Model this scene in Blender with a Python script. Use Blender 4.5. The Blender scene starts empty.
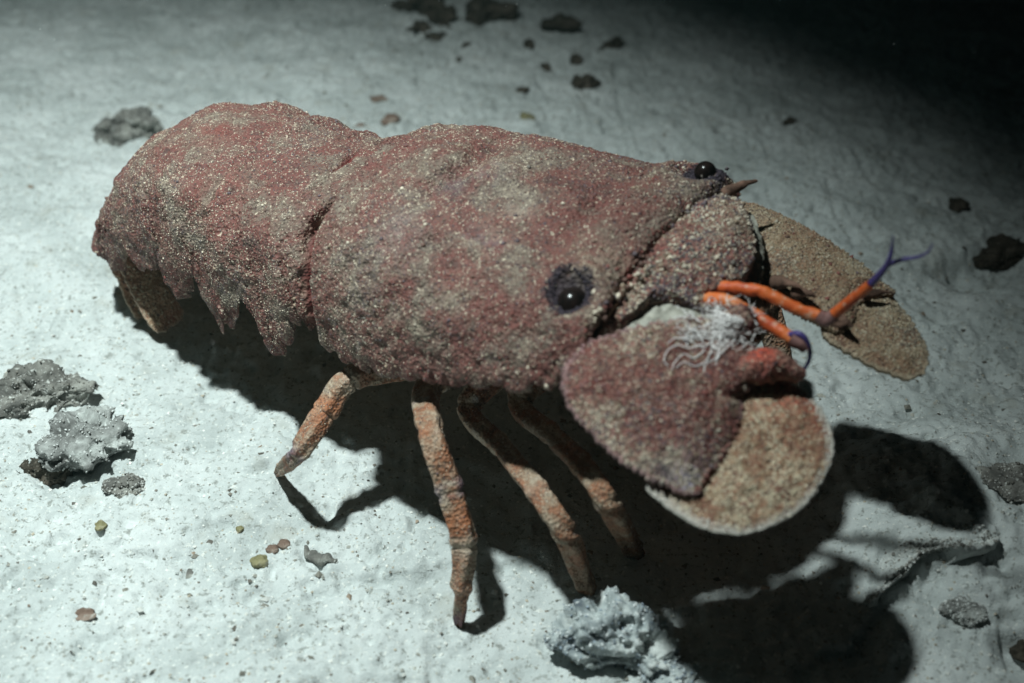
import bpy, math, random
import numpy as np

# ------------------------------------------------------------------ camera, world, light, exposure
scn = bpy.context.scene
PITCH, DIST, FOV = 34.0, 0.5, 45.0
cd = bpy.data.cameras.new('camera'); cam = bpy.data.objects.new('camera', cd)
scn.collection.objects.link(cam); scn.camera = cam
_p = math.radians(PITCH)
cam.location = (0, -DIST*math.cos(_p), DIST*math.sin(_p))
cam.rotation_euler = (math.radians(90-PITCH), 0, 0)
cd.sensor_width = 36; cd.lens = 18/math.tan(math.radians(FOV/2))
cd.clip_start = 0.01; cd.clip_end = 200
cd.dof.use_dof = True; cd.dof.focus_distance = 0.425; cd.dof.aperture_fstop = 9.5

w = bpy.data.worlds.new('World'); scn.world = w; w.use_nodes = True
nt = w.node_tree; bg = nt.nodes['Background']
sky = nt.nodes.new('ShaderNodeTexSky'); sky.sky_type = 'NISHITA'; sky.sun_disc = False
sky.sun_elevation = math.radians(4); sky.sun_rotation = math.radians(-60)
nt.links.new(sky.outputs[0], bg.inputs[0]); bg.inputs[1].default_value = 0.0015      # night dive: almost no daylight

# the diver's strobe, held up on the left: the one light of the place
sd = bpy.data.lights.new('strobe', 'SPOT'); strobe = bpy.data.objects.new('strobe', sd)
scn.collection.objects.link(strobe)
sd.energy = 34; sd.color = (0.88, 1.0, 0.98); sd.shadow_soft_size = 0.017
LPOS = np.array([-0.19, -0.12, 0.67]); LAIM = np.array([-0.27, -0.07, 0.0])
sd.spot_size = math.radians(88); sd.spot_blend = 1.0
from mathutils import Vector, Matrix
strobe.location = LPOS
strobe.rotation_euler = Vector(LAIM-LPOS).to_track_quat('-Z', 'Y').to_euler()

scn.view_settings.view_transform = 'Standard'; scn.view_settings.look = 'None'
scn.view_settings.exposure = 0.0; scn.view_settings.gamma = 1.0; scn.view_settings.use_curve_mapping = False
scn.render.engine = 'CYCLES'

rng = np.random.default_rng(7); random.seed(7)

# ------------------------------------------------------------------ pixel <-> space
FPX = 512/math.tan(math.radians(FOV/2))
CC = np.array(cam.location); CF = np.array([0, math.cos(_p), -math.sin(_p)])
CR = np.array([1., 0, 0]); CU = np.cross(CR, CF)
def ray(px, py): return CF + CR*(px-512)/FPX - CU*(py-341.5)/FPX
def ground(px, py, z=0.0):
    d = ray(px, py); return CC + d*(z-CC[2])/d[2]
def _rot(y, p, r):
    cy, sy, cp, sp, cr, sr = math.cos(y), math.sin(y), math.cos(p), math.sin(p), math.cos(r), math.sin(r)
    return (np.array([[cy,-sy,0],[sy,cy,0],[0,0,1]]) @ np.array([[cp,0,sp],[0,1,0],[-sp,0,cp]])
            @ np.array([[1,0,0],[0,cr,-sr],[0,sr,cr]]))
# pose of the lobster: local x forward, y to its left, z up
LR = _rot(math.radians(-36.26), math.radians(-9.17), math.radians(8.43))
LT = np.array([-0.035, -0.046, 0.0631])
def toW(l): return np.asarray(l) @ LR.T + LT
def toL(g): return (np.asarray(g)-LT) @ LR
def unpl(px, py, n, d):                      # pixel onto the local plane n.x = d
    c = LR.T @ (CC-LT); e = LR.T @ ray(px, py); n = np.array(n, float)
    return c + e*(d-n@c)/(n@e)
def on_y(px, py, y): return unpl(px, py, (0,1,0), y)

# ------------------------------------------------------------------ noise
def _hash(i, j, k, s):
    h = (i.astype(np.uint32)*np.uint32(374761393) + j.astype(np.uint32)*np.uint32(668265263)
         + k.astype(np.uint32)*np.uint32(2147483647) + np.uint32(s*1274126177 & 0xffffffff))
    h = (h ^ (h >> np.uint32(13)))*np.uint32(1274126177); h = (h ^ (h >> np.uint32(16)))*np.uint32(2246822519)
    h ^= h >> np.uint32(15)
    return h.astype(np.float64)/4294967295.0
def vnoise(P, s=0):
    P = np.asarray(P, float); F = np.floor(P); t = P-F; t = t*t*t*(t*(t*6-15)+10); I = F.astype(np.int64)
    r = 0
    for a in (0,1):
        for b in (0,1):
            for c in (0,1):
                wt = (t[...,0] if a else 1-t[...,0])*(t[...,1] if b else 1-t[...,1])*(t[...,2] if c else 1-t[...,2])
                r = r + wt*_hash(I[...,0]+a, I[...,1]+b, I[...,2]+c, s)
    return r*2-1
def fbm(P, freq, octs, s=0, gain=.5):
    P = np.asarray(P, float); a, r = 1.0, 0
    for o in range(octs):
        r = r + a*vnoise(P*freq*(2.03**o)+17.3*o, s+o); a *= gain
    return r
def sstep(a, b, x):
    t = np.clip((x-a)/(b-a), 0, 1); return t*t*(3-2*t)
def curve(pts, n, closed=False):             # Catmull-Rom through pts
    P = np.asarray(pts, float); m = len(P)
    if closed:
        q = np.arange(n)/n*m
        g = lambda k: P[k % m]
    else:
        q = np.linspace(0, m-1, n)
        E = np.vstack([2*P[0]-P[1], P, 2*P[-1]-P[-2]])
        g = lambda k: E[np.clip(k+1, 0, m+1)]
    i = np.minimum(np.floor(q).astype(int), m-1 if closed else m-2); t = (q-i)[:,None]
    p0, p1, p2, p3 = g(i-1), g(i), g(i+1), g(i+2)
    return .5*((2*p1)+(-p0+p2)*t+(2*p0-5*p1+4*p2-p3)*t*t+(-p0+3*p1-3*p2+p3)*t**3)

# ------------------------------------------------------------------ mesh helpers
def link_mesh(name, V, polys, mat, parent=None, tint=None, smooth=True, size=None):
    """polys: int array (n,3) or (n,4)"""
    V = np.ascontiguousarray(V, np.float32); F = np.ascontiguousarray(polys, np.int32)
    me = bpy.data.meshes.new(name); k = F.shape[1]
    me.vertices.add(len(V)); me.vertices.foreach_set('co', V.ravel())
    me.loops.add(F.size); me.loops.foreach_set('vertex_index', F.ravel())
    me.polygons.add(len(F)); me.polygons.foreach_set('loop_start', np.arange(len(F), dtype=np.int32)*k)
    me.polygons.foreach_set('use_smooth', np.full(len(F), smooth, bool))
    me.update(calc_edges=True); me.validate()
    if tint is not None:
        at = me.color_attributes.new('tint', 'FLOAT_COLOR', 'POINT')
        at.data.foreach_set('color', np.ascontiguousarray(tint, np.float32).ravel())
    me.materials.append(mat)
    o = bpy.data.objects.new(name, me); scn.collection.objects.link(o)
    if parent is not None: o.parent = parent
    return o
def grid_faces(nu, nv, wrapv=False, wrapu=False):
    iu = np.arange(nu if wrapu else nu-1); iv = np.arange(nv if wrapv else nv-1)
    A, B = np.meshgrid(iu, iv, indexing='ij'); A2, B2 = (A+1) % nu, (B+1) % nv
    return np.stack([A*nv+B, A2*nv+B, A2*nv+B2, A*nv+B2], -1).reshape(-1, 4)
def normals(V, F):
    N = np.zeros_like(V); fn = np.cross(V[F[:,2]]-V[F[:,0]], V[F[:,-1]]-V[F[:,1]])
    for k in range(F.shape[1]): np.add.at(N, F[:,k], fn)
    return N/np.maximum(np.linalg.norm(N, axis=1, keepdims=True), 1e-12)
OCT_V = np.array([[1,0,0],[-1,0,0],[0,1,0],[0,-1,0],[0,0,1],[0,0,-1]], float)
OCT_F = np.array([[0,2,4],[2,1,4],[1,3,4],[3,0,4],[2,0,5],[1,2,5],[3,1,5],[0,3,5]])
def frame(N):
    a = np.where(np.abs(N[:,2:3]) < .8, [[0,0,1.]], [[1.,0,0]])
    X = np.cross(a, N); X /= np.linalg.norm(X, axis=1, keepdims=True); Y = np.cross(N, X)
    return X, Y
def granules(P, N, size, height, cols):
    """little bumps on points P with normals N, as one mesh's arrays"""
    n = len(P); X, Y = frame(N); a = rng.uniform(0, 6.28, n)[:,None]
    X, Y = X*np.cos(a)+Y*np.sin(a), -X*np.sin(a)+Y*np.cos(a)
    sx = (size*rng.uniform(.7, 1.3, n))[:,None]; sy = (size*rng.uniform(.7, 1.3, n))[:,None]; sz = (size*height)[:,None]
    lean = (X*rng.uniform(-.5,.5,n)[:,None]+Y*rng.uniform(-.5,.5,n)[:,None])
    Vs = (P[:,None,:] + OCT_V[None,:,0:1]*(X*sx)[:,None] + OCT_V[None,:,1:2]*(Y*sy)[:,None]
          + OCT_V[None,:,2:3]*((N+lean)*sz)[:,None])
    Fs = OCT_F[None]+6*np.arange(n)[:,None,None]
    C = np.repeat(cols[:,None,:], 6, 1)
    return Vs.reshape(-1,3), Fs.reshape(-1,3), C.reshape(-1,4)
def sample(V, F, n, wt=None):
    A, B, C, D = V[F[:,0]], V[F[:,1]], V[F[:,2]], V[F[:,3]]
    ar = np.linalg.norm(np.cross(C-A, D-B), axis=1)
    if wt is not None: ar = ar*wt
    f = rng.choice(len(F), n, p=ar/ar.sum()); s, t = rng.random((2, n, 1))
    return A[f]*(1-s)*(1-t)+B[f]*s*(1-t)+C[f]*s*t+D[f]*(1-s)*t, f
def tube(path, rad, seg=16, flat=1.0, up=(0,0,1)):
    P = np.asarray(path, float); n = len(P); r = np.asarray(rad, float)
    T = np.gradient(P, axis=0); T /= np.linalg.norm(T, axis=1, keepdims=True)
    u = np.array(up, float)
    S = np.cross(T, u); S /= np.maximum(np.linalg.norm(S, axis=1, keepdims=True), 1e-9); U = np.cross(S, T)
    a = np.arange(seg)/seg*2*np.pi
    V = P[:,None]+ (S[:,None]*np.cos(a)[None,:,None] + U[:,None]*(np.sin(a)*flat)[None,:,None])*r[:,None,None]
    V = V.reshape(-1,3); F = grid_faces(n, seg, wrapv=True)
    c0, c1 = len(V), len(V)+1; V = np.vstack([V, P[0], P[-1]])
    j = np.arange(seg); k = (j+1) % seg
    cap0 = np.stack([np.full(seg,c0), k, j, j], -1); b = (n-1)*seg
    cap1 = np.stack([np.full(seg,c1), b+j, b+k, b+k], -1)
    tri = np.vstack([cap0[:,:3], cap1[:,:3]])
    T3 = np.vstack([F[:,[0,1,2]], F[:,[0,2,3]], tri])[:, ::-1]
    return V, T3

# ------------------------------------------------------------------ materials
def mat_base(name, rough=.8, spec=.3):
    m = bpy.data.materials.new(name); m.use_nodes = True
    b = m.node_tree.nodes['Principled BSDF']; b.inputs['Roughness'].default_value = rough
    b.inputs['Specular IOR Level'].default_value = spec
    return m, m.node_tree, b
def ramp(t, fac, stops):
    r = t.nodes.new('ShaderNodeValToRGB'); e = r.color_ramp.elements
    while len(e) < len(stops): e.new(.5)
    for el, (p, c) in zip(e, stops): el.position = p; el.color = (*c, 1)
    t.links.new(fac, r.inputs[0]); return r.outputs[0]
def noise(t, co, scale, detail=4, rough=.6, dist=0):
    n = t.nodes.new('ShaderNodeTexNoise'); n.inputs['Scale'].default_value = scale
    n.inputs['Detail'].default_value = detail; n.inputs['Roughness'].default_value = rough
    n.inputs['Distortion'].default_value = dist
    t.links.new(co, n.inputs['Vector']); return n.outputs[0]
def mix(t, fac, a, b, mode='MIX'):
    m = t.nodes.new('ShaderNodeMix'); m.data_type = 'RGBA'; m.blend_type = mode
    for s, v in ((m.inputs[0], fac), (m.inputs[6], a), (m.inputs[7], b)):
        if hasattr(v, 'is_output'): t.links.new(v, s)
        elif isinstance(v, (int, float)): s.default_value = v
        else: s.default_value = (*v, 1)
    return m.outputs[2]
def coords(t): return t.nodes.new('ShaderNodeTexCoord').outputs['Object']
def bump(t, b, h, strength, dist):
    n = t.nodes.new('ShaderNodeBump'); n.inputs['Strength'].default_value = strength
    n.inputs['Distance'].default_value = dist
    t.links.new(h, n.inputs['Height']); t.links.new(n.outputs[0], b.inputs['Normal'])
def use_tint(t, col):
    a = t.nodes.new('ShaderNodeVertexColor'); a.layer_name = 'tint'
    return mix(t, a.outputs['Alpha'], col, a.outputs['Color'])

def shell_material(name, stops, speck=(.50,.42,.32), speck_at=.60, scale=70):
    m, t, b = mat_base(name, .72, .35); co = coords(t)
    c = ramp(t, noise(t, co, scale, 5, .65, .4), stops)
    f = ramp(t, noise(t, co, scale*12, 3, .65), [(speck_at-.01, (0,0,0)), (speck_at+.06, (1,1,1))])
    c = mix(t, f, c, speck)
    f2 = ramp(t, noise(t, co, scale*14, 2, .5), [(.33, (1,1,1)), (.42, (0,0,0))])
    c = mix(t, f2, c, (.07,.04,.035))
    c = use_tint(t, c); t.links.new(c, b.inputs['Base Color'])
    v = t.nodes.new('ShaderNodeTexVoronoi'); v.inputs['Scale'].default_value = 900; t.links.new(co, v.inputs['Vector'])
    bump(t, b, v.outputs['Distance'], .7, .0009)
    return m
M_shell = shell_material('shell', [(.30,(.070,.046,.040)), (.43,(.165,.060,.050)), (.52,(.150,.082,.066)), (.60,(.165,.125,.098)), (.72,(.27,.22,.17))])
M_plate = shell_material('antenna_shell', [(.30,(.15,.075,.062)), (.46,(.25,.095,.078)), (.58,(.28,.155,.12)), (.72,(.34,.27,.21))])
M_fin = shell_material('fin_shell', [(.30,(.32,.13,.085)), (.48,(.36,.19,.12)), (.62,(.42,.28,.18)), (.75,(.38,.18,.12))], speck=(.66,.58,.42), speck_at=.56)
M_far = shell_material('far_antenna_shell', [(.30,(.20,.11,.075)), (.46,(.27,.16,.10)), (.58,(.33,.24,.16)), (.72,(.38,.31,.22))])
M_leg = shell_material('leg_shell', [(.30,(.15,.085,.055)), (.42,(.30,.125,.065)), (.49,(.25,.155,.10)), (.58,(.38,.30,.22)), (.70,(.22,.18,.16))], scale=130)
def tint_material(name, rough=.7, spec=.35):
    m, t, b = mat_base(name, rough, spec); a = t.nodes.new('ShaderNodeVertexColor'); a.layer_name = 'tint'
    t.links.new(a.outputs['Color'], b.inputs['Base Color']); return m
M_gran = tint_material('granule', .65, .4)
def antennule_material():
    m, t, b = mat_base('antennule_orange', .5, .4); co = coords(t)
    c = ramp(t, noise(t, co, 150, 4, .6), [(.30,(.48,.07,.025)), (.48,(.68,.13,.03)), (.60,(.74,.20,.06)), (.72,(.66,.36,.20))])
    c = mix(t, ramp(t, noise(t, co, 420, 3, .6), [(.58,(0,0,0)), (.68,(.7,.7,.7))]), c, (.62,.42,.30))
    t.links.new(c, b.inputs['Base Color']); bump(t, b, noise(t, co, 600, 3), .5, .0006); return m
M_antennule = antennule_material()
def plain(name, c, rough=.6, spec=.4, var=.25, scale=200):
    m, t, b = mat_base(name, rough, spec); co = coords(t)
    d = tuple(x*(1-var) for x in c); l = tuple(min(1, x*(1+var)) for x in c)
    t.links.new(ramp(t, noise(t, co, scale), [(.35,d), (.65,l)]), b.inputs['Base Color'])
    n = noise(t, co, scale*4); bump(t, b, n, .3, .0005)
    return m
M_purple = plain('purple_flagellum', (.075,.055,.22), .45, .5)
M_joint = plain('purplish_joint', (.30,.16,.15), .5)
M_eye, t_e, b_e = mat_base('eye_black', .20, .28)
t_e.links.new(ramp(t_e, noise(t_e, coords(t_e), 300), [(.35,(.004,.004,.004)), (.65,(.016,.010,.009))]), b_e.inputs['Base Color'])
M_socket = plain('eye_rim', (.05,.03,.05), .8)
M_spine = plain('dark_spine', (.13,.075,.055), .8, .2, .6, 260)
M_membrane = plain('joint_membrane', (.36,.35,.30), .5, .4, .35, 260)
M_thread = plain('white_thread', (.84,.81,.80), .7, .2, .12)
M_red = plain('red_flesh', (.50,.07,.05), .5)

# ------------------------------------------------------------------ seabed
def px2g(pts): return np.array([ground(*p, .014)[:2] for p in pts])
LEDGE = px2g([(850,640),(862,606),(884,584),(905,566),(935,553),(965,549),(996,540)])
def seg_dist(X, Y, poly):
    best = np.full(X.shape, 1e9); side = np.zeros(X.shape); par = np.zeros(X.shape)
    for i in range(len(poly)-1):
        a, b = poly[i], poly[i+1]; d = b-a; L2 = d@d
        t = np.clip(((X-a[0])*d[0]+(Y-a[1])*d[1])/L2, 0, 1)
        dx, dy = X-a[0]-t*d[0], Y-a[1]-t*d[1]; q = np.hypot(dx, dy); m = q < best
        best = np.where(m, q, best); side = np.where(m, np.sign(d[0]*dy-d[1]*dx), side)
        par = np.where(m, (i+t)/(len(poly)-1), par)
    return best, side, par
HOLLOWS = [((990,262),.026,.012,.5,.010),((1020,660),.008,.006,0,.006),((300,92),.012,.004,.3,.004),((60,470),.012,.008,-.3,.004),
           ((1000,500),.014,.010,.3,.004),((655,95),.008,.004,0,.002),((960,205),.014,.008,.2,.003)]
def seabed_z(X, Y):
    P = np.stack([X, Y, np.zeros_like(X)], -1)
    z = .0030*fbm(P, 9, 2, 1) + .0018*fbm(P, 34, 2, 5) + .0013*fbm(P, 95, 2, 9) + .0011*np.abs(fbm(P, 170, 2, 19))
    n = fbm(P, 330, 3, 14, .6); patch = .55+.45*fbm(P, 22, 2, 30)
    z = z + .0008*n*np.clip(patch, .25, 1.2)
    pit = vnoise(P*np.array([260,260,1]), 40); z = z - .0020*sstep(.38, .8, pit)*np.clip(patch, 0, 1) - .0022*sstep(.5,.85,vnoise(P*np.array([95,120,1]), 44))
    far = sstep(.3, 3, np.hypot(X, Y)); z = z + far*.05*fbm(P, 1.1, 3, 50)
    z = z + .019*np.exp(-(np.hypot((X-.165)/.060, (Y+.112)/.050))**3)     # a low rise before the head
    d, s, t = seg_dist(X, Y, LEDGE)
    fade = sstep(0, .12, t)*sstep(1.0, .9, t)
    sd_ = d*s + .0015*fbm(P, 120, 2, 66)
    up = .0030*np.exp(-(np.clip(sd_,0,9)/.030)**2)*sstep(-.0032, .0008, sd_)
    z = z + fade*up
    for (px, py), rx, ry, an, dep in HOLLOWS:
        g = ground(px, py); u, v = X-g[0], Y-g[1]; ca, sa = math.cos(an), math.sin(an)
        z = z - dep*np.exp(-((u*ca+v*sa)/rx)**4-((-u*sa+v*ca)/ry)**4)
    return z
def ground_h(x, y): return float(seabed_z(np.array([x]), np.array([y]))[0])
def graded(a, b, d0, d1, lim):
    xs = [a]; 
    while xs[-1] < b: xs.append(xs[-1]+d0+(d1-d0)*(xs[-1]-a)/(b-a))
    out = [xs[-1]]; st = d1
    while out[-1] < lim: st *= 1.35; out.append(out[-1]+st)
    return xs, out[1:]
ys, far_y = graded(-.24, .52, .00075, .0024, 30)
neg = [-.24]; st = .002
while neg[-1] > -30: st *= 1.35; neg.append(neg[-1]-st)
YS = np.array(neg[1:][::-1]+ys+far_y)
xs, far_x = graded(-.42, .42, .00092, .00092, 30)
XS = np.array([-v for v in far_x[::-1]]+xs+far_x)
GX, GY = np.meshgrid(XS, YS, indexing='ij'); GZ = seabed_z(GX, GY)
# the sand sinks or rises into the place of the ray's ground plane: keep the mean level at zero under the animal
m_, t_, b_ = mat_base('sand', .9, .15); co = coords(t_)
c = ramp(t_, noise(t_, co, 22, 5, .6), [(.30,(.38,.41,.40)), (.48,(.52,.555,.545)), (.64,(.60,.63,.62))])
c = mix(t_, ramp(t_, noise(t_, co, 420, 3, .7), [(.56,(0,0,0)), (.66,(.85,.85,.85))]), c, (.25,.26,.24))
c = mix(t_, ramp(t_, noise(t_, co, 760, 3, .6), [(.60,(0,0,0)), (.68,(.9,.9,.9))]), c, (.72,.73,.69))
c = mix(t_, ramp(t_, noise(t_, co, 60, 3, .6), [(.60,(0,0,0)), (.75,(.5,.5,.5))]), c, (.33,.32,.27))
t_.links.new(c, b_.inputs['Base Color']); bump(t_, b_, noise(t_, co, 1000, 4, .75), .6, .0012)
t_.nodes['Principled BSDF'].inputs['Specular IOR Level'].default_value = .1; M_sand = m_
seabed = link_mesh('seabed', np.stack([GX, GY, GZ], -1).reshape(-1,3), grid_faces(len(XS), len(YS)), M_sand)
seabed['kind'] = 'structure'
# loose grit
n = 48000
gx = rng.uniform(-.36, .36, n); gy = -.2+.62*rng.random(n)**1.35
gz = seabed_z(gx, gy); size = .00022+.00058*rng.random(n)**3
pal = np.array([[.62,.63,.59],[.74,.74,.70],[.40,.40,.36],[.22,.20,.17],[.48,.42,.33],[.55,.58,.56]])
col = np.concatenate([pal[rng.choice(6, n, p=[.22,.20,.24,.12,.10,.12])]*rng.uniform(.8,1.15,(n,1)), np.ones((n,1))], 1)
Vg, Fg, Cg = granules(np.stack([gx,gy,gz],-1), np.tile([[0,0,1.]], (n,1)), size, np.full(n,.7), col)
o = link_mesh('sand_grains', Vg, Fg, M_gran, seabed, Cg, smooth=False); o['kind'] = 'stuff'
n = 5200; gx = rng.uniform(-.36, .36, n); gy = -.2+.62*rng.random(n)**1.2
pc = fbm(np.stack([gx, gy, 0*gx], -1), 16, 3, 91)+.35*sstep(-.05,.3,gx); kp = pc+.5*rng.random(n) > .28; gx, gy = gx[kp], gy[kp]; n = len(gx)
pal = np.array([[.20,.19,.16],[.10,.09,.075],[.34,.33,.29],[.26,.20,.15],[.55,.56,.53]])
col = np.concatenate([pal[rng.choice(5, n, p=[.3,.2,.25,.1,.15])]*rng.uniform(.7,1.2,(n,1)), np.ones((n,1))], 1)
Vg, Fg, Cg = granules(np.stack([gx,gy,seabed_z(gx,gy)],-1), np.tile([[0,0,1.]], (n,1)), .0004+.0013*rng.random(n)**4, rng.uniform(.3,.8,n), col)
o = link_mesh('sand_debris', Vg+rng.normal(0,.00012,Vg.shape), Fg, M_gran, seabed, Cg, smooth=False); o['kind'] = 'stuff'

# ------------------------------------------------------------------ the slipper lobster
ROOT = np.array([LT[0], LT[1], 0.0])
root = bpy.data.objects.new('slipper_lobster', None); scn.collection.objects.link(root)
root.location = ROOT; root.empty_display_size = .05
root['label'] = 'reddish brown slipper lobster with broad flat antennae standing on pale sand'
root['category'] = 'lobster'
def part(name, Vl, F, mat, parent=None, tint=None, smooth=True, world=False):
    V = (np.asarray(Vl) if world else toW(Vl)) - ROOT
    return link_mesh(name, V, F, mat, root if parent is None else parent, tint, smooth)
RED = np.array([.30,.085,.07]); 
PAL_FIN = np.array([[.30,.11,.075],[.34,.15,.10],[.36,.20,.13],[.48,.34,.22],[.74,.66,.50],[.66,.56,.40],[.26,.14,.11]])
PAL_FAR = np.array([[.22,.11,.08],[.28,.17,.11],[.32,.23,.15],[.38,.30,.20],[.52,.45,.34],[.26,.23,.18],[.20,.15,.12]])
def shell_cols(P, base_shift=0.0, pale=0.0, n_seed=60, pal=None):
    """colour of each grain: maroon, rust, tan, cream, grey, by patches"""
    n = len(P); pal = pal if pal is not None else np.array([[.105,.038,.034],[.205,.066,.055],[.155,.086,.068],[.29,.215,.155],[.62,.54,.43],[.17,.148,.13],[.13,.098,.112]])
    p = fbm(P, 42, 3, n_seed)+base_shift; q = .5+.42*(rng.random(n)-.5)+.55*p+.30*vnoise(P*330, n_seed+5)
    idx = np.digitize(q, [.10,.34,.54,.76-pale,.93-pale,1.08])
    idx = np.where(rng.random(n) < .10+.25*sstep(.2,.6,fbm(P,30,2,n_seed+9)), 6, idx)
    idx = np.where(rng.random(n) < .075, 4, idx)
    return np.concatenate([pal[idx]*rng.uniform(.7,1.25,(n,1)), np.ones((n,1))], 1)

# ---- body: carapace and abdomen as one continuous shell
# rows: top x, top z, edge x, edge z, half width, exponent
gap = [on_y(300,311,-.043), on_y(240,296,-.041), on_y(195,264,-.0385), on_y(160,248,-.036), on_y(128,254,-.0335)]
tip = [on_y(306,324,-.042), on_y(281,355,-.043), on_y(223,330,-.041), on_y(178,297,-.038), on_y(148,274,-.035), on_y(110,264,-.028)]
rows = np.array([
 [.1030,.0240,.1060,.0220,.0400,2.5],
 [.1030,.0300,.1040,.0180,.0465,2.5],
 [.0940,.0345,.0940,.0095,.0500,2.5],
 [.0770,.0355,.0780,.0070,.0505,2.5],
 [.0560,.0392,.0570,.0035,.0510,2.5],
 [.0370,.0432,.0370,.0003,.0510,2.6],
 [.0190,.0442,.0190,-.0010,.0500,2.6],
 [.0060,.0425,.0060,-.0012,.0480,2.6],
 [.0022,.0405,.0022,-.0005,.0460,2.6],
 [-.0050,.0275,-.0040,.0040,.0385,2.6],
 [-.0120,.0345,-.0085,.0020,.0435,2.6],
 [-.0205,.0360,gap[0][0],gap[0][2],.0430,2.6],
 [-.0360,.0372,-.0270,.0000,.0425,2.6],
 [-.0540,.0412,gap[1][0],gap[1][2],.0410,2.5],
 [-.0760,.0448,gap[2][0],gap[2][2],.0385,2.5],
 [-.0960,.0435,gap[3][0],gap[3][2],.0360,2.4],
 [-.1180,.0345,gap[4][0],gap[4][2],.0335,2.4],
 [-.1370,.0190,-.1260,.0045,.0310,2.4],
 [-.1570,.0010,-.1380,-.0020,.0285,2.3],
 [-.1630,-.0070,-.1450,-.0070,.0280,2.3]])
if 0:
    print(np.round(gap,4)); print(np.round(tip,4))
NS, NT, NU = 620, 230, 26
T = curve(rows, NS); fr = np.linspace(0, len(rows)-1, NS)
th = np.linspace(0, np.pi, NT)                       # right edge -> left edge over the back
def profile():
    V = np.zeros((NS, NT+NU, 3))
    c, s = np.cos(th), np.sin(th)
    for i in range(NS):
        tx, tz, ex, ez, w_, n_ = T[i]
        k = np.abs(s)**(2/n_); yy = -np.sign(c)*np.abs(c)**(2/n_)*w_
        V[i,:NT,0] = ex+(tx-ex)*k; V[i,:NT,1] = yy; V[i,:NT,2] = ez+(tz-ez)*k
    return V
V = profile()
# pleura: pointed flaps hanging from the abdomen's sides
gfr = [10.2, 11.15, 13.0, 14.0, 15.0, 16.0, 17.6]        # row index of the gaps
tfr = [10.75, 12.2, 13.5, 14.5, 15.45, 16.7]
kk = np.abs(np.sin(th)); lowk = sstep(.75, .05, kk)
for a in range(6):
    g0, g1, tp = gfr[a], gfr[a+1], tfr[a]
    prof = np.where(fr < tp, np.clip((fr-g0)/(tp-g0), 0, 1), np.clip((g1-fr)/(g1-tp), 0, 1))
    prof = np.where((fr > g0) & (fr < g1), np.clip(np.sin(prof*np.pi/2)**1.0-.42*np.clip(vnoise(np.stack([fr*9.0, fr*0+a, fr*0], -1), 31), 0, 1)*sstep(.3,.8,prof), 0, 1), 0)
    it = int(np.argmin(np.abs(fr-tp))); d = tip[a]-np.array([T[it,2], -T[it,4], T[it,3]])
    for sgn, mask in ((1, th <= np.pi/2), (-1, th > np.pi/2)):
        D = d*np.array([1, sgn, 1])
        V[:, :NT] += prof[:,None,None]*(lowk*mask)[None,:,None]*D
# ragged lower rim of flaps and carapace
rim = sstep(.25, .0, kk)[None,:]*fbm(np.stack([V[:,:NT,0], V[:,:NT,1]*.2, 0*V[:,:NT,0]], -1), 380, 2, 77)
V[:, :NT, 2] += rim*.0028
# underside
for i in range(NS):
    a, b = V[i, NT-1], V[i, 0]; ez = T[i,3]; w_ = T[i,4]
    q = np.linspace(0, 1, NU+2)[1:-1]
    y = a[1]+(b[1]-a[1])*q; edge = np.minimum(q, 1-q)*2
    x = T[i,2]+(a[0]-T[i,2])*np.exp(-edge*9)
    zin = ez+.004-.012*sstep(.25, 1, edge)
    z = zin+(a[2]-.0012-zin)*np.exp(-edge*9)
    V[i, NT:, 0], V[i, NT:, 1], V[i, NT:, 2] = x, y, z
Vb = V.reshape(-1,3).copy(); Fb = grid_faces(NS, NT+NU, wrapv=True)
Nb = normals(Vb, Fb)
if (Nb.reshape(NS,NT+NU,3)[300, NT//2, 2]) < 0: Fb = Fb[:, ::-1]; Nb = -Nb
frb = np.repeat(fr, NT+NU); tb = np.tile(np.concatenate([th, np.linspace(np.pi, 2*np.pi, NU)]), NS)
dors = np.tile(np.concatenate([np.ones(NT), np.zeros(NU)]), NS)
# shape of the back: lumps, cervical groove, median ridge, segment steps
h = .0011*fbm(Vb, 38, 2, 3) + .0006*fbm(Vb, 130, 2, 8) + .00045*fbm(Vb, 420, 2, 12)
X_, Y_, Z_ = Vb.T
onc = sstep(9.2, 8.6, frb)
h = h + onc*(.0016*np.exp(-(Y_/.007)**2)*sstep(.085,.06,X_)                                    # median ridge
     - .0030*np.exp(-((X_-.040+.25*np.abs(Y_))/.004)**2)*np.exp(-(Y_/.020)**2)
     + .0026*np.exp(-((X_-.050)/.008)**2-((Y_-.001)/.010)**2) + .0022*np.exp(-((X_-.026)/.010)**2-(Y_/.012)**2)
     + .0016*np.exp(-((np.hypot(X_-.0962, np.abs(Y_)-.0336)-.0086)/.0028)**2) - .0028*np.exp(-(np.hypot(X_-.0955, np.abs(Y_)-.0336)/.0058)**4)   # orbits
     - .0026*np.exp(-((X_-.083)/.005)**2)*np.exp(-(Y_/.018)**2)
     + .0012*np.exp(-((np.abs(Y_)-.026)/.004)**2)*sstep(.0,.02,X_)*sstep(.08,.06,X_)           # branchial ridge
     + .0011*np.exp(-((X_-.0035)/.0022)**2))
for k in range(11, 19):                                   # segment steps on the abdomen
    f = frb-(k+.02+(.35*(1-np.abs(np.sin(tb)))))
    h = h + (frb > 9.6)*(.0015*np.exp(-(np.clip(-f,0,9)/.22)**2)*(f <= 0) - .0018*np.exp(-(np.clip(f,0,9)/.09)**2)*(f > 0))
    h = h + (frb > 10.2)*.0004*np.exp(-(Y_/.005)**2)*np.exp(-((frb-k+.3)/.3)**2)
POCK = (unpl(319,224,(0,0,1),.030), unpl(346,172,(0,0,1),.032))
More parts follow.
